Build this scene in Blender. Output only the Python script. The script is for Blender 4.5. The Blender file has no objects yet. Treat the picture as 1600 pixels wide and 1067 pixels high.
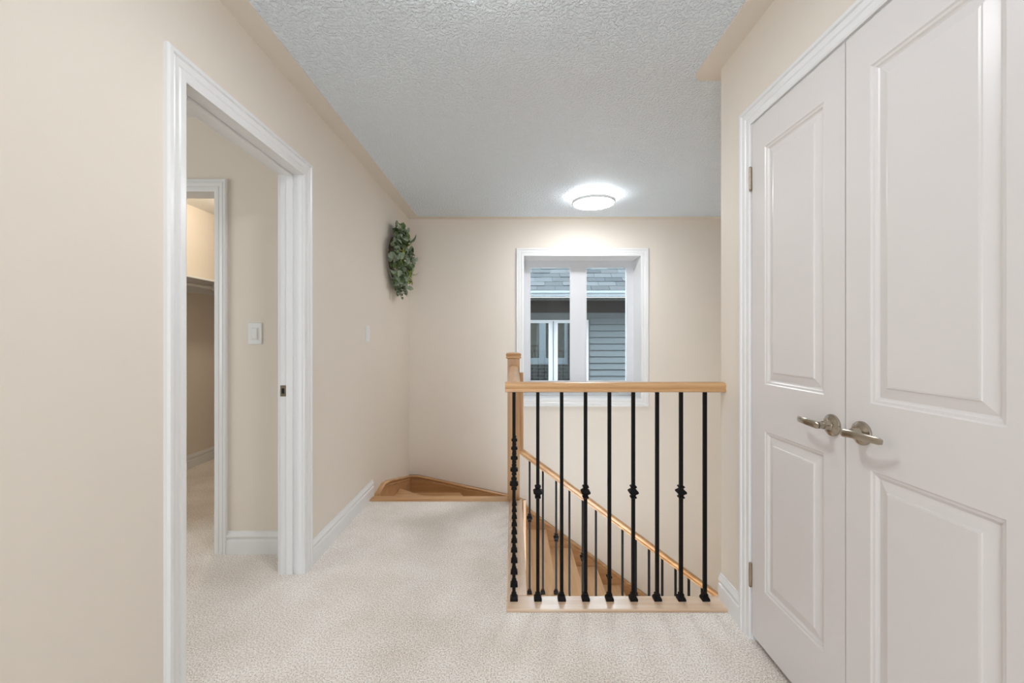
import bpy, bmesh, math, random
from mathutils import Vector, Matrix
random.seed(7)
SC = bpy.context.scene
COL = SC.collection

# ------------------------------------------------------------------ camera
cd = bpy.data.cameras.new('camera'); cam = bpy.data.objects.new('camera', cd); COL.objects.link(cam)
cam.location = (0, 0, 1.2); cam.rotation_euler = (math.pi/2, 0, 0)
cd.sensor_width = 36.0; cd.lens = 656/1600*36.0
cd.shift_x = -2/1600; cd.shift_y = -4.5/1600
cd.clip_start = 0.02
SC.camera = cam
# ------------------------------------------------------------------ world (overcast sky)
w = bpy.data.worlds.new('overcast_sky'); SC.world = w; w.use_nodes = True
bgn = w.node_tree.nodes['Background']
bgn.inputs[0].default_value = (0.80, 0.91, 1.0, 1); bgn.inputs[1].default_value = 9.5
# ------------------------------------------------------------------ view
SC.view_settings.view_transform = 'Standard'; SC.view_settings.look = 'None'
SC.view_settings.exposure = 0.05; SC.view_settings.gamma = 1.0
SC.view_settings.use_curve_mapping = False
# ------------------------------------------------------------------ added area lights filling the landing, side room and stairwell
def area(name, loc, rot, sx, sy, power, col):
    l = bpy.data.lights.new(name, 'AREA'); l.shape = 'RECTANGLE'; l.size = sx; l.size_y = sy
    l.energy = power; l.color = col
    o = bpy.data.objects.new(name, l); COL.objects.link(o); o.location = loc; o.rotation_euler = rot
    return o
R = math.radians
area('fill_light', (-0.45, -2.4, 0.95), (R(90), 0, 0), 1.1, 1.7, 40, (0.79, 0.89, 1.0))  # added fill behind the viewer, no window in that wall
area('fill_light', (-4.3, 0.6, 1.5), (R(90), 0, R(-90)), 1.6, 1.5, 38, (0.86, 0.94, 1.0))  # added fill inside the side room, no window built there
area('fill_light', (2.6, 2.0, -2.0), (R(90), 0, 0), 1.2, 1.2, 5, (0.92, 0.96, 1.0))  # added fill low in the stairwell, brightens the lower back wall

# ================================================================== materials
def srgb(r, g, b):
    f = lambda c: (c/255/12.92 if c/255 <= .04045 else ((c/255+.055)/1.055)**2.4)
    return (f(r), f(g), f(b), 1)
def new_mat(name):
    m = bpy.data.materials.new(name); m.use_nodes = True
    nt = m.node_tree; b = nt.nodes['Principled BSDF']
    return m, nt, b
def ramp(nt, fac, c0, c1, p0=0., p1=1.):
    r = nt.nodes.new('ShaderNodeValToRGB'); nt.links.new(fac, r.inputs[0])
    r.color_ramp.elements[0].color = c0; r.color_ramp.elements[0].position = p0
    r.color_ramp.elements[1].color = c1; r.color_ramp.elements[1].position = p1
    return r.outputs[0]
def noise(nt, vec, scale, detail=2, rough=.5):
    n = nt.nodes.new('ShaderNodeTexNoise'); n.inputs['Scale'].default_value = scale
    n.inputs['Detail'].default_value = detail; n.inputs['Roughness'].default_value = rough
    nt.links.new(vec, n.inputs['Vector']); return n.outputs['Fac']
def coords(nt, kind='Object', scale=(1, 1, 1)):
    t = nt.nodes.new('ShaderNodeTexCoord'); mp = nt.nodes.new('ShaderNodeMapping')
    mp.inputs['Scale'].default_value = scale
    nt.links.new(t.outputs[kind], mp.inputs['Vector']); return mp.outputs[0]
def bump(nt, b, h, strength, dist):
    bn = nt.nodes.new('ShaderNodeBump'); bn.inputs['Strength'].default_value = strength
    bn.inputs['Distance'].default_value = dist; nt.links.new(h, bn.inputs['Height'])
    nt.links.new(bn.outputs[0], b.inputs['Normal'])
def worldpos(nt, scale=(1, 1, 1)):
    g = nt.nodes.new('ShaderNodeNewGeometry'); mp = nt.nodes.new('ShaderNodeMapping')
    mp.inputs['Scale'].default_value = scale
    nt.links.new(g.outputs['Position'], mp.inputs['Vector']); return mp.outputs[0]

def paint(name, c, rough=.55, bs=.04, scale=220, spec=.3):
    m, nt, b = new_mat(name); v = worldpos(nt)
    c2 = tuple(x*.97 for x in c[:3])+(1,)
    nt.links.new(ramp(nt, noise(nt, v, 1.3, 3), c2, c, .3, .7), b.inputs['Base Color'])
    b.inputs['Roughness'].default_value = rough; b.inputs['Specular IOR Level'].default_value = spec
    bump(nt, b, noise(nt, v, scale, 3), bs, .002)
    return m
M = {}
M['wall'] = paint('beige_wall_paint', srgb(234, 224, 211), .6, .06, 160)
M['white'] = paint('white_trim_paint', srgb(238, 237, 236), .28, .015, 90, .5)
M['door'] = paint('white_door_paint', srgb(226, 220, 217), .34, .015, 120, .5)
M['vinyl'] = paint('white_vinyl', srgb(220, 220, 222), .3, .01, 60, .5)
M['plastic'] = paint('white_plastic', srgb(240, 240, 238), .3, .005, 60, .5)
M['ceil_plain'] = paint('smooth_ceiling_paint', srgb(232, 230, 226), .7, .04, 160)
def ceiling_mat():
    m, nt, b = new_mat('stippled_ceiling'); v = worldpos(nt)
    b.inputs['Base Color'].default_value = srgb(240, 248, 254); b.inputs['Roughness'].default_value = .65
    n1 = noise(nt, v, 75, 2, .55)
    r = ramp(nt, n1, (0, 0, 0, 1), (1, 1, 1, 1), .42, .62)
    bump(nt, b, r, .9, .006)
    return m
M['ceil'] = ceiling_mat()
def carpet_mat():
    m, nt, b = new_mat('cut_pile_carpet'); v = worldpos(nt)
    big = noise(nt, v, 2.6, 4, .55)
    fine = noise(nt, v, 170, 3, .7)
    mid = noise(nt, v, 45, 3, .6)
    c1 = ramp(nt, big, srgb(236, 224, 213), srgb(250, 242, 234), .36, .62)
    c2 = ramp(nt, fine, (0.54, 0.52, 0.49, 1), (1.24, 1.24, 1.24, 1), .33, .60)
    mx = nt.nodes.new('ShaderNodeMix'); mx.data_type = 'RGBA'; mx.blend_type = 'MULTIPLY'; mx.inputs[0].default_value = 1
    nt.links.new(c1, mx.inputs[6]); nt.links.new(c2, mx.inputs[7])
    nt.links.new(mx.outputs[2], b.inputs['Base Color'])
    b.inputs['Roughness'].default_value = 1; b.inputs['Specular IOR Level'].default_value = .05
    b.inputs['Sheen Weight'].default_value = .25
    a = nt.nodes.new('ShaderNodeMath'); a.operation = 'ADD'; nt.links.new(fine, a.inputs[0]); nt.links.new(mid, a.inputs[1])
    bump(nt, b, a.outputs[0], .55, .010)
    return m
M['carpet'] = carpet_mat()
def oak(name, axis, light, dark, rough=.32):
    m, nt, b = new_mat(name)
    s = [26, 26, 26]; s[axis] = 1.6
    v = coords(nt, 'Object', tuple(s))
    oi = nt.nodes.new('ShaderNodeObjectInfo')
    add = nt.nodes.new('ShaderNodeVectorMath'); add.operation = 'ADD'
    cx = nt.nodes.new('ShaderNodeCombineXYZ')
    mul = nt.nodes.new('ShaderNodeMath'); mul.operation = 'MULTIPLY'; mul.inputs[1].default_value = 40
    nt.links.new(oi.outputs['Random'], mul.inputs[0])
    for i in range(3): nt.links.new(mul.outputs[0], cx.inputs[i])
    nt.links.new(v, add.inputs[0]); nt.links.new(cx.outputs[0], add.inputs[1])
    n = noise(nt, add.outputs[0], 1.0, 6, .62)
    nt.links.new(ramp(nt, n, dark, light, .3, .68), b.inputs['Base Color'])
    b.inputs['Roughness'].default_value = rough
    bump(nt, b, n, .06, .002)
    return m
OL, OD = srgb(214, 171, 124), srgb(178, 129, 82)
M['oak_x'] = oak('oak_grain_sideways', 0, OL, OD)
M['oak_y'] = oak('oak_grain_lengthwise', 1, OL, OD)
M['oak_skirt_shaded'] = oak('shaded_oak_skirt_grain', 0, srgb(204, 160, 114), srgb(176, 128, 82))  # same oak, shade on the skirt put into its darker colour
M['oak_tread_lit'] = oak('lit_oak_tread_grain', 1, srgb(226, 190, 148), srgb(204, 162, 116))  # same oak, light falling on the treads put into its paler colour
M['oak_z'] = oak('oak_grain_upright', 2, srgb(204, 160, 116), srgb(172, 126, 84))
M['sill_x'] = oak('pale_oak_grain_sideways', 0, srgb(228, 204, 180), srgb(206, 170, 138), .2)
M['sill_y'] = oak('pale_oak_grain_lengthwise', 1, srgb(228, 204, 180), srgb(206, 170, 138), .2)
def simple(name, c, rough, metal=0., spec=.5, var=.06, sc=30):
    m, nt, b = new_mat(name); v = coords(nt)
    c2 = tuple(x*(1-var) for x in c[:3])+(1,)
    nt.links.new(ramp(nt, noise(nt, v, sc, 3), c2, c, .3, .7), b.inputs['Base Color'])
    b.inputs['Roughness'].default_value = rough; b.inputs['Metallic'].default_value = metal
    b.inputs['Specular IOR Level'].default_value = spec
    return m
def rand_shingle(name, c0, c1):
    m, nt, b = new_mat(name); oi = nt.nodes.new('ShaderNodeObjectInfo'); v = coords(nt)
    a = nt.nodes.new('ShaderNodeMath'); a.operation = 'MULTIPLY_ADD'; a.inputs[1].default_value = .5
    nt.links.new(oi.outputs['Random'], a.inputs[0]); h = nt.nodes.new('ShaderNodeMath'); h.operation = 'MULTIPLY'; h.inputs[1].default_value = .5
    nt.links.new(noise(nt, v, 40, 3), h.inputs[0]); nt.links.new(h.outputs[0], a.inputs[2])
    nt.links.new(ramp(nt, a.outputs[0], c0, c1, .2, .75), b.inputs['Base Color'])
    b.inputs['Roughness'].default_value = .95; return m
M['iron'] = simple('black_satin_iron', srgb(11, 9, 9), .58, 0, .18)
M['nickel'] = simple('satin_nickel', srgb(176, 166, 152), .26, 1.0)
M['brass_dark'] = simple('aged_nickel_hinge', srgb(172, 158, 138), .4, 1.0)
M['dark'] = simple('dark_hole', srgb(20, 17, 14), .8)
M['gasket'] = simple('dark_window_gasket', srgb(34, 38, 42), .5)
M['leaf_round'] = simple('eucalyptus_leaf', srgb(150, 164, 138), .6, 0, .3, .4, 22)
M['leaf_dark'] = simple('dark_green_leaf', srgb(96, 116, 70), .55, 0, .3, .45, 22)
M['leaf_lime'] = simple('yellow_green_sprig', srgb(190, 206, 96), .55, 0, .3, .4, 22)
M['twig'] = simple('brown_twig', srgb(74, 60, 44), .8)
M['roof'] = rand_shingle('grey_asphalt_shingle', srgb(52, 54, 55), srgb(76, 78, 79))
M['roof2'] = rand_shingle('darker_asphalt_shingle', srgb(44, 47, 49), srgb(62, 65, 67))
M['siding'] = simple('blue_grey_vinyl_siding', srgb(116, 122, 124), .5, 0, .3, .04)
M['dark_band'] = simple('dark_taupe_band', srgb(62, 57, 54), .6, 0, .3, .1)
M['band'] = simple('grey_trim_board', srgb(104, 108, 108), .6, 0, .3, .05)
M['soffit'] = simple('soffit_metal', srgb(110, 106, 100), .5, 0, .3, .05)
M['gutter'] = simple('white_gutter_metal', srgb(166, 172, 175), .4, 0, .4, .03)
M['wire'] = simple('white_coated_wire', srgb(225, 225, 220), .35)
def emit(name, c, s):
    m, nt, b = new_mat(name)
    b.inputs['Base Color'].default_value = c; b.inputs['Emission Color'].default_value = c
    b.inputs['Emission Strength'].default_value = s; return m
M['lamp'] = emit('lit_lamp_diffuser', (.92, .96, 1, 1), 56)
M['lamp_near'] = emit('dimmer_lit_lamp_diffuser', (.92, .96, 1, 1), 38)
M['lamp_ring'] = emit('lit_lamp_upper_ring', (.92, .96, 1, 1), 34)
def brick_mat():
    m, nt, b = new_mat('dark_brick'); v = worldpos(nt)
    sw = nt.nodes.new('ShaderNodeSeparateXYZ'); cb = nt.nodes.new('ShaderNodeCombineXYZ')
    nt.links.new(v, sw.inputs[0]); nt.links.new(sw.outputs[0], cb.inputs[0]); nt.links.new(sw.outputs[2], cb.inputs[1])
    t = nt.nodes.new('ShaderNodeTexBrick'); nt.links.new(cb.outputs[0], t.inputs['Vector'])
    t.inputs['Color1'].default_value = srgb(84, 70, 62); t.inputs['Color2'].default_value = srgb(66, 56, 52)
    t.inputs['Mortar'].default_value = srgb(140, 134, 126); t.inputs['Scale'].default_value = 1
    t.inputs['Brick Width'].default_value = .26; t.inputs['Row Height'].default_value = .085; t.inputs['Mortar Size'].default_value = .01
    nt.links.new(t.outputs[0], b.inputs['Base Color']); b.inputs['Roughness'].default_value = .9
    return m
M['brick'] = brick_mat()
def glass_mat():
    m, nt, b = new_mat('clear_window_glass'); out = nt.nodes['Material Output']
    tr = nt.nodes.new('ShaderNodeBsdfTransparent'); tr.inputs[0].default_value = (.93, .96, .97, 1)
    gl = nt.nodes.new('ShaderNodeBsdfGlossy'); gl.inputs['Roughness'].default_value = .01
    fr = nt.nodes.new('ShaderNodeFresnel'); fr.inputs[0].default_value = 1.35
    mx = nt.nodes.new('ShaderNodeMixShader')
    nt.links.new(fr.outputs[0], mx.inputs[0]); nt.links.new(tr.outputs[0], mx.inputs[1]); nt.links.new(gl.outputs[0], mx.inputs[2])
    nt.links.new(mx.outputs[0], out.inputs[0]); return m
M['glass'] = glass_mat()
def dark_glass():
    m, nt, b = new_mat('dark_reflecting_glass'); out = nt.nodes['Material Output']
    b.inputs['Base Color'].default_value = srgb(26, 32, 34); b.inputs['Roughness'].default_value = .3
    gl = nt.nodes.new('ShaderNodeBsdfGlossy'); gl.inputs['Roughness'].default_value = .01
    gl.inputs[0].default_value = (.8, .92, .95, 1)
    mx = nt.nodes.new('ShaderNodeMixShader'); mx.inputs[0].default_value = .22
    nt.links.new(b.outputs[0], mx.inputs[1]); nt.links.new(gl.outputs[0], mx.inputs[2])
    nt.links.new(mx.outputs[0], out.inputs[0]); return m
M['dark_glass'] = dark_glass()

# ================================================================== helpers
WL = {}            # world location of every object made here
class MB:
    def __init__(s): s.v = []; s.f = []
    def add(s, vs, fs):
        n = len(s.v); s.v += [tuple(p) for p in vs]; s.f += [tuple(i+n for i in f) for f in fs]; return s
    def box(s, x0, x1, y0, y1, z0, z1):
        return s.add([(x0,y0,z0),(x1,y0,z0),(x1,y1,z0),(x0,y1,z0),(x0,y0,z1),(x1,y0,z1),(x1,y1,z1),(x0,y1,z1)],
                     [(0,3,2,1),(4,5,6,7),(0,1,5,4),(1,2,6,5),(2,3,7,6),(3,0,4,7)])
    def prism(s, poly, a, b, fn):
        """poly: 2-D points, fn(u, v, t) -> 3-D; extruded from t=a to t=b"""
        n = len(poly)
        vs = [fn(u, v, a) for u, v in poly]+[fn(u, v, b) for u, v in poly]
        fs = [tuple(range(n))[::-1], tuple(range(n, 2*n))]+[(i, (i+1) % n, n+(i+1) % n, n+i) for i in range(n)]
        return s.add(vs, fs)
    def rings(s, rings, cap=True, closed=False):
        n = len(rings[0]); vs = [p for r in rings for p in r]; fs = []
        m = len(rings)
        for i in range(m if closed else m-1):
            for j in range(n):
                a = i*n+j; b = i*n+(j+1) % n; c = ((i+1) % m)*n+(j+1) % n; d = ((i+1) % m)*n+j
                fs.append((a, b, c, d))
        if cap and not closed: fs += [tuple(range(n))[::-1], tuple(range((m-1)*n, m*n))]
        return s.add(vs, fs)
    def lathe(s, prof, loc, axis='z', seg=24, rot=0, ang0=0):
        rs = []
        for r, h in prof:
            ring = []
            for k in range(seg):
                a = ang0+2*math.pi*k/seg
                p = (r*math.cos(a), r*math.sin(a), h)
                if axis == 'x': p = (-p[2], p[0], p[1])        # h grows towards -x
                if axis == 'y': p = (p[0], p[2], p[1])
                ring.append((p[0]+loc[0], p[1]+loc[1], p[2]+loc[2]))
            rs.append(ring)
        return s.rings(rs)
    def tube(s, pts, r, seg=8, ry=None):
        pts = [Vector(p) for p in pts]; rs = []
        for i, p in enumerate(pts):
            t = (pts[min(i+1, len(pts)-1)]-pts[max(i-1, 0)]).normalized()
            up = Vector((0, 0, 1)) if abs(t.z) < .9 else Vector((1, 0, 0))
            a = t.cross(up).normalized(); b = a.cross(t)
            rr = r[i] if isinstance(r, (list, tuple)) else r
            rb = (ry[i] if isinstance(ry, (list, tuple)) else ry) if ry else rr
            rs.append([tuple(p+a*rr*math.cos(2*math.pi*k/seg)+b*rb*math.sin(2*math.pi*k/seg)) for k in range(seg)])
        return s.rings(rs)
    def moulding(s, path, prof, fn, closed=False, side=1):
        """path: 2-D points in a plane, prof: (offset sideways, out of plane), fn(u, v, w) -> 3-D; mitred corners"""
        P = [Vector(p) for p in path]; n = len(P); rings = []
        for i in range(n):
            def nrm(a, b):
                d = (b-a).normalized(); return Vector((-d.y, d.x))*side
            if closed or 0 < i < n-1:
                n1 = nrm(P[i-1], P[i]); n2 = nrm(P[i], P[(i+1) % n]); m = (n1+n2)/(1+n1.dot(n2))
            elif i == 0: m = nrm(P[0], P[1])
            else: m = nrm(P[-2], P[-1])
            rings.append([fn(P[i].x+m.x*a, P[i].y+m.y*a, b) for a, b in prof])
        return s.rings(rings, closed=closed)
    def build(s, name, mat, parent=None, smooth=False, bevel=0, origin=None):
        vs = [Vector(p) for p in s.v]
        if origin is None:
            lo = Vector([min(p[i] for p in vs) for i in range(3)]); hi = Vector([max(p[i] for p in vs) for i in range(3)])
            origin = (lo+hi)/2
        origin = Vector(origin)
        me = bpy.data.meshes.new(name); me.from_pydata([tuple(p-origin) for p in vs], [], s.f)
        bm = bmesh.new(); bm.from_mesh(me); bmesh.ops.recalc_face_normals(bm, faces=bm.faces)
        bm.to_mesh(me); bm.free()
        me.materials.append(M[mat] if isinstance(mat, str) else mat)
        o = bpy.data.objects.new(name, me); COL.objects.link(o)
        place(o, origin, parent)
        if smooth:
            for p in me.polygons: p.use_smooth = True
            me.set_sharp_from_angle(angle=R(38))
        if bevel:
            b = o.modifiers.new('bevel', 'BEVEL'); b.width = bevel; b.segments = 2; b.limit_method = 'ANGLE'; b.angle_limit = R(40)
            for p in me.polygons: p.use_smooth = True
            me.set_sharp_from_angle(angle=R(38))
        return o
def place(o, loc, parent=None):
    loc = Vector(loc)
    o.location = loc-(WL[parent.name] if parent else Vector())
    if parent: o.parent = parent
    WL[o.name] = loc
def again(src, name, loc, parent, rot=None, scale=None):
    o = bpy.data.objects.new(name, src.data); COL.objects.link(o)
    for md in src.modifiers:
        if md.type == 'BEVEL':
            b = o.modifiers.new('bevel', 'BEVEL'); b.width = md.width; b.segments = md.segments; b.limit_method = 'ANGLE'; b.angle_limit = md.angle_limit
    place(o, loc, parent)
    if rot is not None: o.rotation_euler = rot
    if scale is not None: o.scale = scale
    return o
def thing(name, loc, label, cat, group=None):
    o = bpy.data.objects.new(name, None); COL.objects.link(o); o.empty_display_size = .1
    place(o, loc); tag(o, label, cat, group); return o
def tag(o, label, cat, group=None):
    o['label'] = label; o['category'] = cat
    if group: o['group'] = group
    return o
def struct(o, label, cat):
    o['kind'] = 'structure'; o['label'] = label; o['category'] = cat; return o
def sempty(name, loc, label, cat):
    o = bpy.data.objects.new(name, None); COL.objects.link(o); o.empty_display_size = .1
    place(o, loc); return struct(o, label, cat)
BX = lambda *a: MB().box(*a)

# ================================================================== dimensions (metres; camera at origin looking +y, eye height 1.2)
XL, XR, YB, ZC = -1.075, .955, 4.34, 2.44
YE = 1.93            # end of the closet wall, start of the stairwell
DZ = 2.035           # left doorway height
D0, D1 = 1.37, 2.14  # left doorway along y
C0, C1, CZ = .725, 1.668, 2.05   # closet doors along y

# ================================================================== floor
f = MB()
f.box(XL-.115, XR+.7, -2.6, 1.83, -.3, 0); f.box(XL-.115, XR, 1.83, 1.84, -.3, 0)
f.box(XL-.115, -.03, 1.84, 3.094, -.3, 0)
f.box(-4.6, XL-.115, -2.6, 5.2, -.3, 0)
struct(f.build('floor', 'carpet'), 'beige cut pile carpet covering the upstairs landing and side room', 'floor')
struct(BX(XL, 3.5, 1.83, 4.6, -3.0, -2.86).build('floor_lower', 'oak_x'), 'oak floor of the storey below the stairs', 'floor')
# ceiling
struct(BX(XL-.115, 3.5, -2.6, 4.64, ZC, ZC+.1).build('ceiling', 'ceil'), 'white stippled ceiling over landing and stairwell', 'ceiling')
struct(BX(-4.6, XL-.115, -2.6, 5.2, ZC, ZC+.1).build('ceiling_side_room', 'ceil_plain'), 'ceiling of the side room and its closet', 'ceiling')
# smooth painted border of the ceiling
t = MB(); t.box(XL, XL+.104, -2.6, YB, ZC-.003, ZC); t.box(XL+.104, 3.4, YB-.072, YB, ZC-.003, ZC)
struct(t.build('trim_1', 'wall'), 'beige smooth border along left and back ceiling edge', 'ceiling border')
xi = XR-.1; ye = YE+.085; rr = .055
pl = [(XR, -2.6), (XR, YE), (3.4, YE), (3.4, ye), (xi+rr, ye)]
for k in range(1, 9):
    a = R(90+k*90/8); pl.append((xi+rr+rr*math.cos(a), ye-rr+rr*math.sin(a)))
pl += [(xi, -2.6)]
struct(MB().prism(pl, ZC-.003, ZC, lambda u, v, t: (u, v, t)).build('trim_2', 'wall'), 'beige smooth ceiling border rounding the closet corner', 'ceiling border')

# ================================================================== walls
def wall_with_hole(mb, a0, a1, z0, z1, ha0, ha1, hz0, hz1, fn):
    for (p, q, r, s) in ((a0, ha0, z0, z1), (ha1, a1, z0, z1), (ha0, ha1, hz1, z1), (ha0, ha1, z0, hz0)):
        if q > p+1e-6 and s > r+1e-6: fn(mb, p, q, r, s)
J = .018   # jamb board thickness
f = MB()
wall_with_hole(f, -2.6, YB, -3, ZC, D0-J, D1+J, -.3, DZ+J, lambda m, p, q, r, s: m.box(XL-.115, XL, p, q, r, s))
struct(f.build('wall_left', 'wall'), 'beige wall on the left with open doorway', 'wall')
WX0, WX1, WZ0, WZ1 = .109, 1.317, .579, 2.053
f = MB()
wall_with_hole(f, -1.19, 3.5, -3, ZC, WX0-.012, WX1+.012, WZ0-.012, WZ1+.012, lambda m, p, q, r, s: m.box(p, q, YB, 4.64, r, s))
struct(f.build('wall_back', 'wall'), 'beige wall behind the stairwell holding the window', 'wall')
f = MB()
wall_with_hole(f, -5, 5, -3.2, 3.6, WX0-.012, WX1+.012, WZ0-.012, WZ1+.012, lambda m, p, q, r, s: m.box(p, q, 4.66, 4.74, r, s))
struct(f.build('wall_outer', 'brick'), 'dark brick outer face of the house around the window', 'wall')
f = MB()
wall_with_hole(f, -2.6, YE-.1, 0, ZC, C0-J, C1+J, 0, CZ+J, lambda m, p, q, r, s: m.box(XR, XR+.1, p, q, r, s))
f.box(XR+.1, 3.4, YE-.1, YE, -3, ZC); f.box(XR, XR+.1, YE-.1, YE, -3, ZC)
f.box(XR+.6, XR+.7, -2.6, YE-.1, 0, ZC); f.box(XR+.1, XR+.6, -2.7, -2.6, 0, ZC)
struct(f.build('wall_right', 'wall'), 'beige wall on the right holding the closet doors and ending at the stairwell', 'wall')
struct(BX(3.4, 3.5, YE-.1, YB, -3, ZC).build('wall_stairwell', 'wall'), 'beige wall at the far right of the stairwell', 'wall')
struct(BX(-.03, .05, YE, 3.15, -3, -.3).build('wall_stairwell_side', 'wall'), 'beige wall under the landing beside the open stairwell', 'wall')
struct(BX(-1.19, 1.055, -2.7, -2.6, 0, ZC).build('wall_rear', 'wall'), 'beige wall closing the landing behind the viewer', 'wall')
RY = 2.35          # side-room wall with the switch
QX0, QX1, QZ = -2.42, -1.667, 2.02
f = MB()
wall_with_hole(f, -4.6, XL-.115, 0, ZC, QX0-J, QX1+J, 0, QZ+J, lambda m, p, q, r, s: m.box(p, q, RY, RY+.11, r, s))
struct(f.build('wall_side_room', 'wall'), 'beige wall inside the side room with light switch and closet opening', 'wall')
f = MB(); f.box(-4.7, -4.6, -2.6, RY, 0, ZC); f.box(-4.7, XL-.115, -2.7, -2.6, 0, ZC)
struct(f.build('wall_side_room_outer', 'wall'), 'outer beige walls of the side room', 'wall')
f = MB(); f.box(-3.1, -3.0, RY+.11, 5.2, 0, ZC); f.box(-3.1, -1.19, 5.2, 5.3, 0, ZC); f.box(-1.19, -1.1, YB, 5.3, 0, ZC)
struct(f.build('wall_closet', 'wall'), 'beige walls inside the walk-in closet', 'wall')

# ================================================================== mouldings
CAS = [(0, 0), (0, .009), (.006, .012), (.026, .0125), (.031, .009), (.036, .013), (.052, .015), (.057, .012), (.061, .018), (.073, .018), (.078, .012), (.078, 0)]
def cas(w): return [(a*w/.078, b) for a, b in CAS]
BASE = [(0, 0), (.014, 0), (.014, .070), (.012, .077), (.007, .080), (.007, .087), (.012, .091), (.0135, .099), (.010, .108), (.006, .118), (.005, .125), (0, .125)]
def baseboard(name, segs, label):
    """segs: list of ((x0,y0),(x1,y1),(nx,ny)) wall runs with their outward normal"""
    mb = MB()
    for (p, q, n) in segs:
        rings = []
        for c in (p, q): rings.append([(c[0]+n[0]*o, c[1]+n[1]*o, z) for o, z in BASE])
        mb.rings(rings)
    return struct(mb.build(name, 'white'), label, 'baseboard')
baseboard('baseboard_left', [((XL, D1+.083), (XL, 3.2), (1, 0)), ((XL, -2.6), (XL, D0-.083), (1, 0))], 'white grooved baseboard along the left wall up to the stairs')
# right one wraps round the wall end
mb = MB(); 
path = [(XR, C1+.083), (XR, YE-.004)]
mb.rings([[(XR-o, y, z) for o, z in BASE] for y in (C1+.083, YE+.0)])
struct(mb.build('baseboard_right', 'white'), 'short white grooved baseboard between closet casing and stairwell', 'baseboard')
baseboard('baseboard_side_room', [((QX1+.066, RY), (XL-.115, RY), (0, -1)), ((-4.6, RY), (QX0-.066, RY), (0, -1))], 'white grooved baseboard under the light switch in the side room')
baseboard('baseboard_closet', [((-3.0, RY+.11), (-3.0, 5.2), (1, 0)), ((-3.0, 5.2), (-1.19, 5.2), (0, -1))], 'white baseboard inside the walk-in closet')

# ---- doorway on the left
d1 = sempty('door_1', (XL, (D0+D1)/2, 0), 'white cased open doorway in the left wall', 'doorway')
fnL = lambda u, v, w: (XL+w, u, v)
MB().moulding([(D0, 0), (D0, DZ), (D1, DZ), (D1, 0)], cas(.08), fnL, side=1).build('casing', 'white', d1)
fnL2 = lambda u, v, w: (XL-.115-w, u, v)
MB().moulding([(D0, 0), (D0, DZ), (D1, DZ), (D1, 0)], cas(.08), fnL2, side=1).build('casing', 'white', d1)
BX(XL-.116, XL+.001, D0-J, D0, 0, DZ).build('jamb', 'white', d1)
BX(XL-.116, XL+.001, D1, D1+J, 0, DZ).build('jamb', 'white', d1)
BX(XL-.116, XL+.001, D0-J, D1+J, DZ, DZ+J).build('head_jamb', 'white', d1)
f = MB(); sx0, sx1 = XL-.078, XL-.045
f.box(sx0, sx1, D0, D0+.011, 0, DZ); f.box(sx0, sx1, D1-.011, D1, 0, DZ); f.box(sx0, sx1, D0+.011, D1-.011, DZ-.011, DZ)
f.build('door_stop', 'white', d1, bevel=.002)
sp = BX(XL-.112, XL-.083, D1-.0015, D1, .905, .962).build('strike_plate', 'nickel', d1, bevel=.0006)
BX(XL-.105, XL-.092, D1-.0025, D1-.001, .92, .947).build('latch_hole', 'dark', sp)

# ---- closet opening in the side room
d2 = sempty('door_2', ((QX0+QX1)/2, RY, 0), 'white cased opening to the walk-in closet seen through the doorway', 'doorway')
fnQ = lambda u, v, w: (u, RY-w, v)
MB().moulding([(QX0, 0), (QX0, QZ), (QX1, QZ), (QX1, 0)], cas(.07), fnQ, side=1).build('casing', 'white', d2)
f = MB(); f.box(QX0-J, QX0, RY-.001, RY+.111, 0, QZ); f.box(QX1, QX1+J, RY-.001, RY+.111, 0, QZ); f.box(QX0-J, QX1+J, RY-.001, RY+.111, QZ, QZ+J)
f.build('jamb', 'white', d2)

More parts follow.
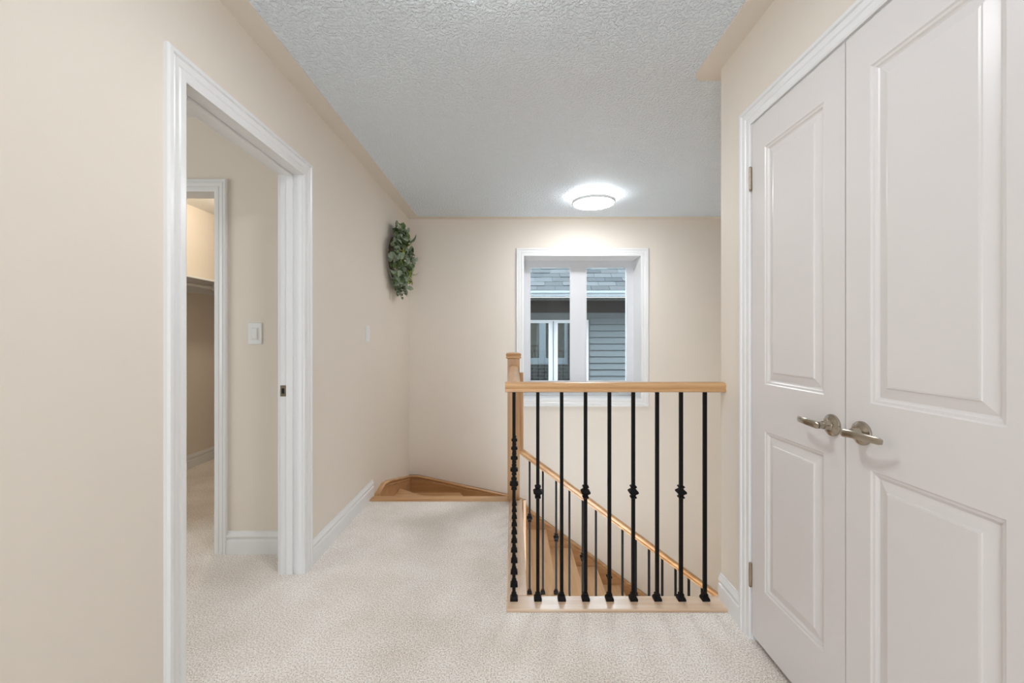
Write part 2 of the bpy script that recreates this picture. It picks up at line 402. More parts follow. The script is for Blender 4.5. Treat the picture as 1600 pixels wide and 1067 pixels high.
# ---- closet double doors on the right
d3 = sempty('door_3', (XR, (C0+C1)/2, 0), 'white casing around the double closet doors on the right', 'doorway')
fnR = lambda u, v, w: (XR-w, u, v)
MB().moulding([(C0-.007, 0), (C0-.007, CZ+.005), (C1+.007, CZ+.005), (C1+.007, 0)], cas(.073), fnR, side=1).build('casing', 'white', d3)
f = MB(); f.box(XR-.001, XR+.1, C0-J, C0-.002, 0, CZ+.002); f.box(XR-.001, XR+.1, C1+.002, C1+J, 0, CZ+.002); f.box(XR-.001, XR+.1, C0-J, C1+J, CZ+.002, CZ+J)
f.build('jamb', 'white', d3)
XD = .949  # door face
PM = [(0, 0), (.004, -.0035), (.010, -.0045), (.014, -.0085), (.018, -.0105), (.044, -.0045), (.0455, -.002), (.050, -.001)]
def door_leaf(name, y0, y1, label, hinge_y, lever_y, dirn):
    root = sempty(name, (XD+.0175, (y0+y1)/2, .026), label, 'door')
    mb = MB(); z0, z1 = .026, CZ-.003; st = .082
    pys = (y0+st, y1-st); pz = [(.24, .851), (1.028, 1.925)]
    # stiles and rails: face grid around two panel holes
    ys = [y0, pys[0], pys[1], y1]; zs = [z0, pz[0][0], pz[0][1], pz[1][0], pz[1][1], z1]
    for i in range(3):
        for j in range(5):
            if i == 1 and j in (1, 3): continue
            mb.add([(XD, ys[i], zs[j]), (XD, ys[i+1], zs[j]), (XD, ys[i+1], zs[j+1]), (XD, ys[i], zs[j+1])], [(0, 1, 2, 3)])
    # edges and back
    X2 = XD+.035
    mb.add([(XD, y0, z0), (XD, y1, z0), (XD, y1, z1), (XD, y0, z1), (X2, y0, z0), (X2, y1, z0), (X2, y1, z1), (X2, y0, z1)],
           [(0, 1, 5, 4), (1, 2, 6, 5), (2, 3, 7, 6), (3, 0, 4, 7), (4, 5, 6, 7)])
    body = mb.build('door_slab', 'door', root)
    for (a, b) in pz:
        m2 = MB(); rings = []
        for o, dpt in PM:
            rings.append([(XD-dpt, pys[0]+o, a+o), (XD-dpt, pys[1]-o, a+o), (XD-dpt, pys[1]-o, b-o), (XD-dpt, pys[0]+o, b-o)])
        m2.rings(rings, cap=False); n = len(m2.v)
        m2.f.append((n-4, n-3, n-2, n-1))
        m2.build('raised_panel', 'door', root)
    # lever: rosette, neck, blade
    L = (XD, lever_y, .943)
    ro = MB().lathe([(.0, 0), (.0325, 0), (.0325, .003), (.031, .006), (.026, .008), (.022, .0115), (.015, .013), (.0135, .016), (.012, .030), (.0, .030)], L, 'x', 32).build('rosette', 'nickel', root, smooth=True)
    MB().lathe([(0, 0), (.0028, 0), (.0028, .0008), (0, .0008)], (XD-.0095, lever_y-.008*1, .943-.020), 'x', 10).build('release_hole', 'dark', ro)
    pts = [(XD-.026, lever_y, .943), (XD-.045, lever_y, .943)]
    nk = MB().tube(pts, .0105, 16)
    path = []; ra = []; rb = []
    for k in range(15):
        s = k/14; a = -.012+.114*s
        out = .050+.005*math.sin(s*math.pi*.8)-.040*max(0, s-.4)**1.5
        path.append((XD-out, lever_y+dirn*a, .943+.004*math.sin(s*math.pi)))
        ra.append(.0065*(1-.45*s) if k not in (0, 14) else .002)
        rb.append((.0115-.002*s) if k not in (0, 14) else .006)
    nk.tube(path, ra, 12, rb)
    nk.build('lever_handle', 'nickel', root, smooth=True)
    for hz in (1.835, .262):
        h = MB()
        for k in range(5):
            h.lathe([(0, 0), (.0058, 0), (.0058, .0165), (0, .0165)], (XD-.006, hinge_y, hz-.043+.0173*k), 'z', 12)
        h.lathe([(0, 0), (.0045, 0), (.006, .003), (0, .006)], (XD-.006, hinge_y, hz-.049), 'z', 12)
        h.lathe([(0, 0), (.006, 0), (.0045, .004), (0, .005)], (XD-.006, hinge_y, hz+.0435), 'z', 12)
        h.box(XD-.002, XD+.003, hinge_y-.003, hinge_y+.006, hz-.043, hz+.043)
        h.build('hinge', 'brass_dark', root, smooth=True)
    return root
ym = (C0+C1)/2+.003
door_leaf('door_4', ym+.0015, C1-.001, 'white two-panel closet door leaf nearest the stairwell, with lever handle', C1+.002, ym+.048, 1)
door_leaf('door_5', C0+.001, ym-.0015, 'white two-panel closet door leaf nearest the viewer, with lever handle', C0-.002, ym-.058, -1)

# ================================================================== window in the back wall
w1 = sempty('window_1', ((WX0+WX1)/2, YB, WZ0), 'white double casement window above the stairs', 'window')
fnB = lambda u, v, w: (u, YB-w, v)
MB().moulding([(WX0, WZ0), (WX0, WZ1), (WX1, WZ1), (WX1, WZ0)], cas(.08), fnB, closed=True, side=1).build('casing', 'white', w1)
f = MB(); e = .012
f.box(WX0-e, WX0, YB-.004, 4.66, WZ0-e, WZ1+e); f.box(WX1, WX1+e, YB-.004, 4.66, WZ0-e, WZ1+e)
f.box(WX0, WX1, YB-.004, 4.66, WZ1, WZ1+e); f.box(WX0, WX1, YB-.004, 4.66, WZ0-e, WZ0)
f.build('window_jamb', 'white', w1)
PX = [(.177, .631), (.791, 1.246)]; PZ0, PZ1 = .73, 1.987; YF = 4.60
f = MB()
xs = [WX0, PX[0][0], PX[0][1], PX[1][0], PX[1][1], WX1]; zs = [WZ0, PZ0, PZ1, WZ1]
for i in range(5):
    for j in range(3):
        if j == 1 and i in (1, 3): continue
        f.box(xs[i], xs[i+1], YF, YF+.07, zs[j], zs[j+1])
f.build('window_frame', 'vinyl', w1)
f = MB(); f.box(WX0+.02, WX1-.02, YF-.02, YF, WZ0+.02, WZ0+.062); f.box(WX0, WX1, YF-.035, YF, WZ0, WZ0+.02); f.build('sill_rail', 'vinyl', w1, bevel=.003)
for (a, b) in PX:
    sp = MB().moulding([(a, PZ0), (a, PZ1), (b, PZ1), (b, PZ0)], [(-.004, 0), (-.004, .006), (.004, .006), (.004, 0)], lambda u, v, w: (u, YF+.022+w, v), closed=True).build('glazing_gasket', 'gasket', w1)
    MB().moulding([(a, PZ0), (a, PZ1), (b, PZ1), (b, PZ0)], [(-.012, 0), (-.012, .004), (0, .007), (.0, 0)], lambda u, v, w: (u, YF-w, v), closed=True).build('glazing_bead', 'vinyl', w1)
    BX(a-.003, b+.003, YF+.026, YF+.030, PZ0-.003, PZ1+.003).build('window_pane', 'glass', w1)
c = MB(); c.box(1.245, 1.295, YF-.052, YF-.02, WZ0+.022, WZ0+.052)
c.tube([(1.27, YF-.055, WZ0+.04), (1.22, YF-.06, WZ0+.046), (1.14, YF-.058, WZ0+.044)], [.009, .006, .006], 8)
c.tube([(1.14, YF-.058, WZ0+.044), (1.14, YF-.085, WZ0+.044)], .008, 8)
c.build('window_crank', 'plastic', w1, bevel=.002)

# ================================================================== oak edging of the floor opening
ZT = .012
def nosing(mb, x0, x1, y0, y1, z0=-.022, z1=ZT): mb.box(x0, x1, y0, y1, z0, z1)
struct(BX(-.03, XR, 1.842, 1.941, 0-.018, ZT).build('trim_3', 'sill_x', bevel=.004), 'oak floor edging under the front balusters', 'floor edging')
struct(BX(-.03, .064, 1.941, 3.10, -.018, ZT).build('trim_4', 'sill_y', bevel=.004), 'oak floor edging running back to the newel post', 'floor edging')
struct(BX(XL+.014, .05, 3.094, 3.172, -.022, ZT).build('trim_5', 'oak_x', bevel=.006), 'oak nosing at the head of the stairs', 'floor edging')
f = MB(); f.box(-.03, .052, 1.932, 3.10, -.3, -.018); f.box(.052, XR, 1.93, 1.934, -.3, -.018); f.box(XL, .052, 3.10, 3.15, -.3, -.022)
struct(f.build('trim_6', 'oak_x'), 'oak fascia facing the open stairwell', 'fascia')
struct(BX(-.03, XR, 1.842, 1.932, -.3, -.018).build('floor_edge', 'ceil_plain'), 'floor structure under the front edging', 'floor')

# ================================================================== staircase
st = thing('staircase', (0, 3.7, -2.86), 'oak staircase winding down from the landing and running right below the window', 'staircase')
RS, RUN, XN = .1905, .257, .085
YS0, YS1 = 3.185, 4.322
P0 = (0.0, 3.15)
flat = lambda u, v, t: (u, v, t)
def tread(poly, z, mat='oak_tread_lit'):
    return MB().prism(poly, z-.028, z, flat).build('tread', mat, st, bevel=.005)
XI = XL+.018
def ray(px, ang, x=None, y=None):
    if x is not None: return (x, P0[1]+(P0[0]-x)*math.tan(ang))
    return (P0[0]-(y-P0[1])/math.tan(ang), y)
a1, a2 = R(35.6), R(65)
tread([(XI, 3.13), (-.06, 3.13), (-.06, 3.19), ray(0, a1, x=XI)], -RS, 'oak_x')
p = ray(0, a1, x=XI)
tread([(-.06, 3.16), (XI, p[1]-.03), (XI, YS1), ray(0, a2, y=YS1)], -2*RS, 'oak_x')
q = ray(0, a2, y=YS1)
tread([(-.02, 3.18), (q[0]-.03, YS1), (XN, YS1), (XN, YS0)], -3*RS)
NT = 14
for k in range(4, NT+1):
    x1 = XN+RUN*(k-3); x0 = x1-RUN-.022
    o = tread([(x0, YS0), (x1, YS0), (x1, YS1), (x0, YS1)], -k*RS)
# risers
def riser(p, q, z0, z1):
    d = Vector((q[0]-p[0], q[1]-p[1])).normalized(); n = Vector((-d.y, d.x))*.008
    MB().prism([(p[0]+n.x, p[1]+n.y), (q[0]+n.x, q[1]+n.y), (q[0]-n.x, q[1]-n.y), (p[0]-n.x, p[1]-n.y)], z0, z1, flat).build('riser', 'oak_x', st)
pr = ray(0, a1, x=XI); riser((-.07, 3.17), (pr[0], pr[1]-.035), -2*RS, -RS-.028)
qr = ray(0, a2, y=YS1); riser((-.05, 3.22), (qr[0]-.03, qr[1]), -3*RS, -2*RS-.028)
riser((XI, 3.155), (-.06, 3.155), -RS, -.022)
for k in range(3, NT+1):
    x = XN+RUN*(k-3)-.022
    riser((x, YS0+.01), (x, YS1), -(k+1)*RS if k < NT else -2.86, -k*RS-.028)
# open-side stringer
pl = []
for k in range(3, NT+1):
    xa = XN+RUN*(k-4)+(-.02 if k > 3 else .18); xb = XN+RUN*(k-3)-.02
    pl += [(xa, -k*RS-.028), (xb, -k*RS-.028)]
pl += [(XN+RUN*(NT-3)-.02, -2.86), (XN+RUN*(NT-3)-.5, -2.86), (XN-.077, -3*RS-.36)]
MB().prism(pl, 3.190, 3.208, lambda u, v, t: (u, t, v)).build('stringer', 'oak_x', st)
BX(.076, .096, 3.186, 3.208, -4*RS, -.025).build('end_board', 'oak_z', st)
# wall skirts with a cap moulding
CAP = [(-.046, -.004), (-.046, .004), (-.040, .007), (-.034, .005), (-.031, -.001), (-.025, -.001), (-.022, .010), (-.014, .016), (-.006, .016), (0, .010), (0, -.018), (-.010, -.018)]
top = [(XL, -.205), (-.98, -.205), (-.60, -.288), (-.04, -.408), (.09, -.450), (.13, -.505), (.165, -.553), (1.377, -1.446), (3.0, -1.446-1.623*.7368)]
poly = top+[(3.0, -2.86), (2.6, -2.86), (.2, -1.1), (-.3, -.75), (XL, -.6)]
MB().prism(poly, YB-.016, YB, lambda u, v, t: (u, t, v)).build('skirt_board', 'oak_skirt_shaded', st)
MB().moulding(top, CAP, lambda u, v, w: (u, YB-.018-w, v), side=1).build('skirt_cap', 'oak_x', st)
topl = [(3.205, -.03), (3.26, .0), (3.43, .025), (3.55, .005), (4.324, -.205)]
poly = topl+[(4.324, -.6), (3.9, -.45), (3.205, -.25)]
MB().prism(poly, XL, XL+.016, lambda u, v, t: (t, u, v)).build('skirt_board', 'oak_skirt_shaded', st)
MB().moulding(topl, CAP, lambda u, v, w: (XL+.018+w, u, v), side=1).build('skirt_cap', 'oak_y', st)

# ================================================================== railings
RAIL = [(-.022, 0), (-.0315, .003), (-.0315, .011), (-.027, .015), (-.0275, .019), (-.031, .025), (-.031, .034), (-.026, .040), (-.014, .0435), (0, .0445),
        (.014, .0435), (.026, .040), (.031, .034), (.031, .025), (.0275, .019), (.027, .015), (.0315, .011), (.0315, .003), (.022, 0)]
SHOE = [(0, 0), (.0175, 0), (.0175, .009), (.012, .019), (.0095, .021), (.0115, .023), (.0115, .028), (.0075, .032), (0, .032)]
KN = [(0, -.030), (.0085, -.030), (.0135, -.026), (.0135, -.022), (.009, -.017), (.010, -.013), (.0195, -.004), (.0205, 0), (.0195, .004), (.010, .013), (.009, .017), (.0135, .022), (.0135, .026), (.0085, .030), (0, .030)]
S2 = math.sqrt(2)
PRO = {}
def baluster(root, x, y, z0, z1, kz=None, slope=0):
    h = .0074
    mb = MB(); zz = z1
    mb.add([(x-h, y-h, z0), (x+h, y-h, z0), (x+h, y+h, z0), (x-h, y+h, z0), (x-h, y-h, zz-slope*h), (x+h, y-h, zz+slope*h), (x+h, y+h, zz+slope*h), (x-h, y+h, zz-slope*h)],
           [(0, 3, 2, 1), (4, 5, 6, 7), (0, 1, 5, 4), (1, 2, 6, 5), (2, 3, 7, 6), (3, 0, 4, 7)])
    b = mb.build('baluster', 'iron', root)
    for nm, prof, z in (('baluster_shoe', SHOE, z0), ('baluster_knuckle', KN, kz)):
        if z is None: continue
        if nm not in PRO:
            PRO[nm] = MB().lathe([(r*S2, hh) for r, hh in prof], (x, y, z), 'z', 4, ang0=math.pi/4).build(nm, 'iron', b, bevel=.0008, origin=(x, y, z))
        else: again(PRO[nm], nm, (x, y, z), b)
    return b
gr = thing('guard_railing', (.0, 1.9, ZT), 'oak guard railing with black iron balusters around the floor opening', 'railing')
ZR = .9585; YRL = 1.913; XRL = .003
# handrails
MB().rings([[(xx, YRL+a, ZR+b) for a, b in RAIL] for xx in (XRL-.040, XR)]).build('handrail', 'oak_x', gr, smooth=True)
MB().rings([[(XRL+a, yy, ZR+.0005+b*.98) for a, b in RAIL] for yy in (YRL+.03, 3.088)]).build('handrail', 'oak_y', gr, smooth=True)
# newel
NX0, NX1, NY0, NY1 = -.042, .047, 3.086, 3.175
n = MB(); n.box(NX0, NX1, NY0, NY1, ZT, 1.053)
nw = n.build('newel_post', 'oak_z', gr, bevel=.003)
cx, cy = (NX0+NX1)/2, (NY0+NY1)/2
MB().lathe([(r*S2, z) for r, z in ((0, 1.053), (.050, 1.053), (.0565, 1.058), (.0565, 1.066), (.052, 1.070), (.0555, 1.075), (.0565, 1.084), (.052, 1.091), (.03, 1.096), (0, 1.098))], (cx, cy, 0), 'z', 4, ang0=math.pi/4).build('newel_cap', 'oak_x', nw, bevel=.002)
for k in range(9):
    x = XRL+.1087*k; baluster(gr, x, YRL, ZT, ZR+.004, .503 if k % 2 == 1 else None)
for k in range(1, 11):
    baluster(gr, XRL+.001*k*.5, YRL+.1085*k, ZT, ZR+.004, .503 if k % 2 == 1 else None)
# ---- stair railing going down
YR2 = 3.235; SL = -.7368
def zrail(x): return .333-.047+(x-.09)*SL      # underside of the rail
sr = thing('stair_railing', (.1, YR2, -4*RS), 'oak handrail sloping down with the stairs on thin black balusters', 'railing')
up = Vector((-SL, 0, 1)).normalized()
rings = []
for xx in (.03, 3.0):
    rings.append([(xx if xx > 1 else xx+0*b, YR2+a, zrail(xx)+b/math.cos(math.atan(SL))) for a, b in RAIL])
# upright piece against the newel, mitred into the sloping rail
x0 = .078
rr_ = [[(x0-.0445+b, YR2+a, .94) for a, b in RAIL]]
mit = []
for a, b in RAIL:
    xx = x0-.0445+b; mit.append((xx, YR2+a, zrail(xx)+b/math.cos(math.atan(SL))))
rr_.append(mit)
MB().rings(rr_).build('upright_handrail', 'oak_z', sr, smooth=True)
MB().rings([mit, rings[1]]).build('sloping_handrail', 'oak_x', sr, smooth=True)
x = .126; k = 0
while x < 2.85:
    s = max(0, math.ceil((x-XN)/RUN))+3
    z0 = -s*RS; z1 = zrail(x)+.006
    baluster(sr, x, YR2, z0, z1, z1-.446 if k % 2 == 0 else None, SL)
    x += .1022; k += 1

# ================================================================== ceiling lamps
def ceiling_lamp(x, y, label, dm='lamp'):
    r = thing('ceiling_lamp', (x, y, ZC), label, 'ceiling light', 'round flush ceiling lights')
    MB().lathe([(0, 0), (.150, 0), (.150, -.016), (0, -.016)], (x, y, ZC), 'z', 48).build('lamp_base', 'plastic', r, smooth=True)
    MB().lathe([(0, 0), (.160, 0), (.160, -.022), (0, -.022)], (x, y, ZC-.016), 'z', 48).build('upper_glow_ring', 'lamp_ring', r, smooth=True)
    MB().lathe([(.150, 0), (.180, 0), (.186, -.003), (.186, -.024), (.182, -.028), (.174, -.028), (.174, -.020), (.150, -.010)], (x, y, ZC-.038), 'z', 64).build('lamp_rim', 'plastic', r, smooth=True)
    MB().lathe([(0, 0), (.172, 0), (.172, -.006), (.150, -.012), (.09, -.016), (0, -.018)], (x, y, ZC-.058), 'z', 64).build('lamp_diffuser', dm, r, smooth=True)
ceiling_lamp(.70, 3.66, 'lit round white ceiling light in front of the window wall')
ceiling_lamp(-.08, 1.18, 'lit round ceiling light just above the top of the picture', 'lamp_near')
# closet bulb
cl = thing('closet_lamp', (-2.3, 3.6, ZC), 'small lit globe lamp on the walk-in closet ceiling', 'ceiling light')
MB().lathe([(0, 0), (.06, 0), (.06, -.02), (0, -.02)], (-2.3, 3.6, ZC), 'z', 24).build('lamp_base', 'plastic', cl, smooth=True)
M['bulb'] = emit('warm_bulb', (1, .88, .70, 1), 115)
MB().lathe([(.02, 0), (.05, -.02), (.07, -.05), (.07, -.07), (.05, -.1), (0.001, -.12)], (-2.3, 3.6, ZC-.02), 'z', 24).build('bulb', 'bulb', cl, smooth=True)

# ================================================================== switches
def switch(name, loc, axis, label):
    r = thing(name, loc, label, 'light switch')
    def bx(a0, a1, o0, o1, z0, z1):
        if axis == 'x': return BX(loc[0]+o0, loc[0]+o1, loc[1]+a0, loc[1]+a1, loc[2]+z0, loc[2]+z1)
        return BX(loc[0]+a0, loc[0]+a1, loc[1]-o1, loc[1]-o0, loc[2]+z0, loc[2]+z1)
    bx(-.038, .038, 0, .006, -.060, .060).build('switch_plate', 'plastic', r, bevel=.003)
    bx(-.0175, .0175, .006, .008, -.034, .034).build('rocker_frame', 'plastic', r, bevel=.001)
    bx(-.0145, .0145, .008, .012, -.030, .030).build('rocker', 'plastic', r, bevel=.002)
switch('light_switch', (-1.443, RY, 1.228), 'y', 'white rocker switch on the side room wall seen through the doorway')
switch('light_switch', (XL, 3.09, 1.235), 'x', 'white rocker switch on the landing wall before the wreath')

# ================================================================== walk-in closet shelf and rod
sh = thing('closet_shelf', (-3.0, 3.8, 1.70), 'white closet shelf with hanging rod on the walk-in closet wall', 'shelf')
BX(-3.0, -2.66, RY+.12, 5.19, 1.705, 1.722).build('shelf_board', 'white', sh)
BX(-3.0, -2.985, RY+.12, 5.19, 1.63, 1.705).build('cleat', 'white', sh)
MB().tube([(-2.72, RY+.12, 1.655), (-2.72, 5.19, 1.655)], .014, 12).build('hanging_rod', 'wire', sh, smooth=True)
for y in (2.9, 3.80, 4.8):
    m = MB(); m.tube([(-2.99, y, 1.69), (-2.70, y, 1.69)], .008, 8); m.tube([(-2.72, y, 1.64), (-2.70, y, 1.70)], .012, 8); m.tube([(-2.72, y-.02, 1.655), (-2.72, y+.02, 1.655)], .02, 12)
    m.build('rod_bracket', 'wire', sh)

# ================================================================== wreath on the left wall
wc = Vector((XL, 3.74, 1.905))
wr = thing('wreath', tuple(wc), 'green eucalyptus leaf wreath hanging on the left wall by the corner', 'wreath')
RWR = .18
ringp = [(XL+.035, wc.y+RWR*math.cos(a), wc.z+RWR*math.sin(a)) for a in [2*math.pi*k/40 for k in range(40)]]
mb = MB(); rs = []
for k in range(40):
    a = 2*math.pi*k/40; c = Vector(ringp[k]); rad = Vector((0, math.cos(a), math.sin(a)))
    rs.append([tuple(c+rad*.022*math.cos(b)+Vector((1, 0, 0))*.022*math.sin(b)) for b in [2*math.pi*j/8 for j in range(8)]])
mb.rings(rs, closed=True).build('twig_ring', 'twig', wr, smooth=True)
def leaf_mesh(name, mat, L, W, roundy):
    vs = []; fs = []; n = 7
    for i in range(n):
        t = i/(n-1); ww = W*(math.sin(math.pi*min(1, t*.98+.02))**(.55 if roundy else .9)) + .0006
        z = .18*L*math.sin(math.pi*t); x = L*t
        vs += [(x, -ww, z+.12*ww), (x, 0, z-.10*ww), (x, ww, z+.12*ww)]
    for i in range(n-1):
        a = i*3
        fs += [(a, a+3, a+4, a+1), (a+1, a+4, a+5, a+2)]
    me = bpy.data.meshes.new(name); me.from_pydata(vs, [], fs); me.materials.append(M[mat])
    for p in me.polygons: p.use_smooth = True
    return me
LM = [leaf_mesh('round_leaf', 'leaf_round', .042, .020, True), leaf_mesh('pale_leaf', 'leaf_round', .07, .012, False),
      leaf_mesh('dark_leaf', 'leaf_dark', .05, .013, False), leaf_mesh('dark_leaf', 'leaf_dark', .034, .015, True)]
def frame_rot(d, tw):
    d = d.normalized(); u = Vector((1, 0, 0)) if abs(d.x) < .9 else Vector((0, 0, 1))
    y = u.cross(d).normalized(); z = d.cross(y)
    m = Matrix((d, y, z)).transposed(); return (m @ Matrix.Rotation(tw, 3, 'X')).to_euler()
rnd = random.Random(3)
for i in range(298):
    a = rnd.uniform(0, 2*math.pi)
    rr2 = .03+.225*math.sqrt(rnd.random()) if i % 3 else RWR+rnd.uniform(-.03, .07)
    dome = max(0, 1-(rr2/.275)**2)**.5
    hx = (.03+.115*dome)*rnd.uniform(.25, 1.0) if i % 3 else rnd.uniform(.0, .10)
    p = Vector((XL+.012+hx, wc.y+rr2*math.cos(a)*.98, wc.z+rr2*math.sin(a)*1.08))
    radial = Vector((0, math.cos(a), math.sin(a))); tang = Vector((0, -math.sin(a), math.cos(a)))
    d = tang*rnd.uniform(.1, 1.0)+radial*rnd.uniform(-.5, 1.0)+Vector((1, 0, 0))*rnd.uniform(-.15, .7)
    me = rnd.choices(LM, (4, 2, 3, 3))[0]
    o = bpy.data.objects.new('leaf', me); COL.objects.link(o); place(o, p, wr)
    o.rotation_euler = frame_rot(d, rnd.uniform(-1.2, 1.2)); s = rnd.uniform(1.0, 1.6); o.scale = (s, s, s)
# small lime sprigs and stray stems
mb = MB()
for (a, r0, n_) in ((2.6, .12, 20), (3.4, .16, 22), (4.6, .19, 30), (5.0, .12, 18), (1.2, .17, 16), (.3, .18, 16), (5.9, .2, 14)):
    c = Vector((XL+.15-.03*abs(math.cos(a)), wc.y+r0*math.cos(a), wc.z+r0*math.sin(a)))
    for k in range(n_):
        q = c+Vector((rnd.uniform(-.02, .02), rnd.gauss(0, .024), rnd.gauss(0, .024)))
        e1 = Vector((rnd.uniform(-1, 1), rnd.uniform(-1, 1), rnd.uniform(-1, 1))).normalized()*.009
        e2 = e1.cross(Vector((rnd.uniform(-1, 1), 1, rnd.uniform(-1, 1)))).normalized()*.005
        n3 = e1.cross(e2).normalized()*.003
        mb.add([tuple(q-e1), tuple(q+e2), tuple(q+e1), tuple(q-e2), tuple(q+n3), tuple(q-n3)], [(0, 1, 4), (1, 2, 4), (2, 3, 4), (3, 0, 4), (1, 0, 5), (2, 1, 5), (3, 2, 5), (0, 3, 5)])
s_ = mb.build('sprigs', 'leaf_lime', wr); s_['kind'] = 'stuff'
for (a, L, out) in ((2.05, .10, .02), (1.8, .08, .05), (4.45, .11, .01), (4.7, .12, .03), (4.9, .08, .05), (.1, .07, .08), (5.6, .07, .07), (1.2, .07, .05)):
    b = Vector((XL+.03+out, wc.y+.20*math.cos(a), wc.z+.22*math.sin(a)))
    d = Vector((.15, math.cos(a), math.sin(a))).normalized()
    e_ = b+d*L
    MB().tube([tuple(b), tuple(b+d*L*.5+Vector((.006, 0, 0))), tuple(e_)], .0018, 6).build('stem', 'twig', wr)
    for t_ in (.45, .75, 1.0):
        for sg in (-1, 1):
            o = bpy.data.objects.new('leaf', LM[0 if sg > 0 else 3]); COL.objects.link(o)
            place(o, b+d*L*t_, wr); side = d.cross(Vector((1, 0, 0)))*sg
            o.rotation_euler = frame_rot(d*.5+side*.8+Vector((.4, 0, 0)), rnd.uniform(-.6, .6)); o.scale = (.8, .8, .8)

# ================================================================== neighbouring house
YH = 7.44
nh = thing('neighbouring_house', (.7, YH, -3), 'blue grey sided house with shingled roof seen through the window', 'house')
struct(BX(-8, 10, 4.74, 12, -3.2, -3.1).build('ground', 'band'), 'paved ground between the houses', 'ground')
HX0, HX1 = -4.0, 5.5
BX(HX0, HX1, YH+.01, YH+.3, -3.1, 1.87).build('house_wall', 'siding', nh)
# window of that house
NWX0, NWX1, NWZ0, NWZ1 = .085, 1.327, -.25, 1.53
wf = MB()
wf.box(NWX0, NWX1, YH-.03, YH+.02, NWZ1-.055, NWZ1)
wf.box(NWX0, NWX1, YH-.03, YH+.02, NWZ0, NWZ0+.06)
for (a, b) in ((NWX0, .30), (.625, .785), (1.275, NWX1)):
    if a == NWX0: b = .17
    wf.box(a, b, YH-.03, YH+.02, NWZ0+.06, NWZ1-.055)
wfo = wf.build('house_window', 'vinyl', nh, bevel=.004)
BX(.700, .712, YH-.036, YH-.03, NWZ0+.06, NWZ1-.02).build('mullion_groove', 'band', wfo)
BX(.17, .625, YH-.002, YH+.004, NWZ0+.06, NWZ1-.055).build('pane', 'dark_glass', wfo)
BX(.785, 1.275, YH-.002, YH+.004, NWZ0+.06, NWZ1-.055).build('pane', 'dark_glass', wfo)
BX(HX0, HX1, YH-.025, YH+.01, 1.656, 1.87).build('eave_band', 'dark_band', nh)  # dark taupe strip along the wall top, below the soffit
BX(HX0, HX1, YH-.02, YH+.01, 1.563, 1.656).build('eave_band', 'band', nh)
BX(NWX0, NWX1, YH-.02, YH+.01, 1.53, 1.563).build('window_head_trim', 'band', nh)
BX(NWX1, NWX1+.03, YH-.018, YH+.01, NWZ0, 1.563).build('channel_trim', 'band', nh)
BX(NWX0-.03, NWX0, YH-.018, YH+.01, NWZ0, 1.563).build('channel_trim', 'band', nh)
EX = .114
prof = [(0, .006), (-.024, .006), (-.024, .012), (-.003, EX-.002), (0, EX)]
def plank_mesh(x0, x1):
    return MB().rings([[(xx, YH+a, b) for a, b in prof] for xx in (x0, x1)])
pr_, pl_, pm_ = None, None, None
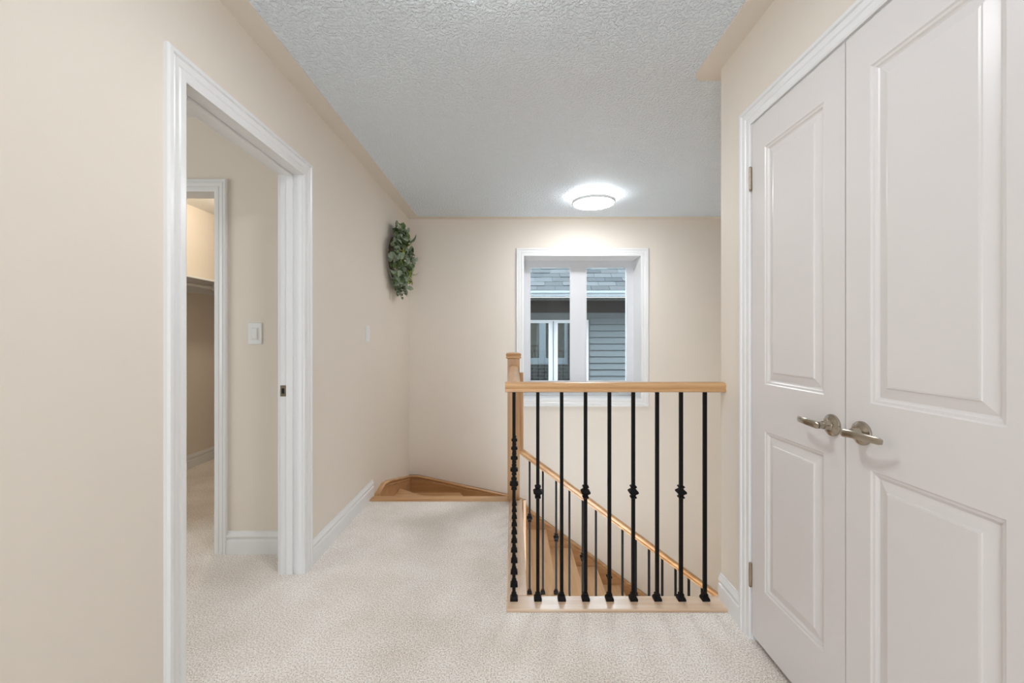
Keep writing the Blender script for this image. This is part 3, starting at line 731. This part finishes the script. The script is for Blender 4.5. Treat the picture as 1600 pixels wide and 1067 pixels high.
for k in range(24):
    z = 1.563-EX*(k+1)
    if pr_ is None: pr_ = plank_mesh(NWX1+.032, HX1); pr_ = MB().add([(p[0], p[1], p[2]+z) for p in pr_.v], pr_.f).build('siding_plank', 'siding', nh)
    else: again(pr_, 'siding_plank', (WL[pr_.name].x, WL[pr_.name].y, WL[pr_.name].z-EX*k), nh)
    if pl_ is None: pl_ = plank_mesh(HX0, NWX0-.032); pl_ = MB().add([(p[0], p[1], p[2]+z) for p in pl_.v], pl_.f).build('siding_plank', 'siding', nh)
    else: again(pl_, 'siding_plank', (WL[pl_.name].x, WL[pl_.name].y, WL[pl_.name].z-EX*k), nh)
    if z+EX < NWZ0+.01:
        if pm_ is None: pm_ = plank_mesh(NWX0-.03, NWX1+.03); pm_ = MB().add([(p[0], p[1], p[2]+z) for p in pm_.v], pm_.f).build('siding_plank', 'siding', nh); pmz = k
        else: again(pm_, 'siding_plank', (WL[pm_.name].x, WL[pm_.name].y, WL[pm_.name].z-EX*(k-pmz)), nh)
# soffit with grooves, gutter
s = MB(); s.box(HX0, HX1, 6.98, YH, 1.872, 1.885)
xx = HX0
while xx < HX1: s.box(xx, xx+.012, 6.98, YH-.02, 1.866, 1.872); xx += .1
s.build('soffit', 'soffit', nh)
g = MB().rings([[(xx, 7.0+a, 1.893+b) for a, b in ((.02, 0), (-.09, 0), (-.10, .01), (-.10, .035), (-.118, .06), (-.118, .098), (-.106, .098), (-.106, .07), (-.09, .04), (-.09, .012), (.008, .012), (.008, .1), (.02, .1))] for xx in (HX0, HX1)])
g.build('gutter', 'gutter', nh)
TH = R(38); ct, sn = math.cos(TH), math.sin(TH)
ry0, rz0 = 6.925, 1.992
MB().prism([(HX0, 0), (HX1, 0), (HX1, 4.2), (HX0, 4.2)], -.03, 0, lambda u, v, t: (u, ry0+v*ct-t*sn, rz0+v*sn+t*ct)).build('roof_deck', 'roof', nh)
SHG = []
for vi, mt in enumerate(('roof', 'roof2', 'roof')):
    wv = .289; hh = .008+.003*vi
    mb = MB().add([(0, 0, .001), (wv, 0, .001), (wv, .17, .001), (0, .17, .001), (0, 0, hh), (wv, 0, hh), (wv, .17, .003), (0, .17, .003)],
                  [(0, 3, 2, 1), (4, 5, 6, 7), (0, 1, 5, 4), (1, 2, 6, 5), (2, 3, 7, 6), (3, 0, 4, 7)])
    SHG.append(mb)
first = [None]*3
for r_ in range(14):
    off = (r_*.137) % .3
    for c_ in range(20):
        vi = rnd.choice((0, 0, 1, 2)); u0 = -2.0+off+c_*.3; v0 = r_*.143+rnd.uniform(-.008, .008)
        loc = Vector((u0, ry0+v0*ct, rz0+v0*sn))
        if first[vi] is None: first[vi] = SHG[vi].build('shingle', 'roof' if vi != 1 else 'roof2', nh, origin=(0, 0, 0)); o = first[vi]; place(o, loc, nh)
        else: o = again(first[vi], 'shingle', loc, nh)
        o.rotation_euler = (TH, 0, 0)
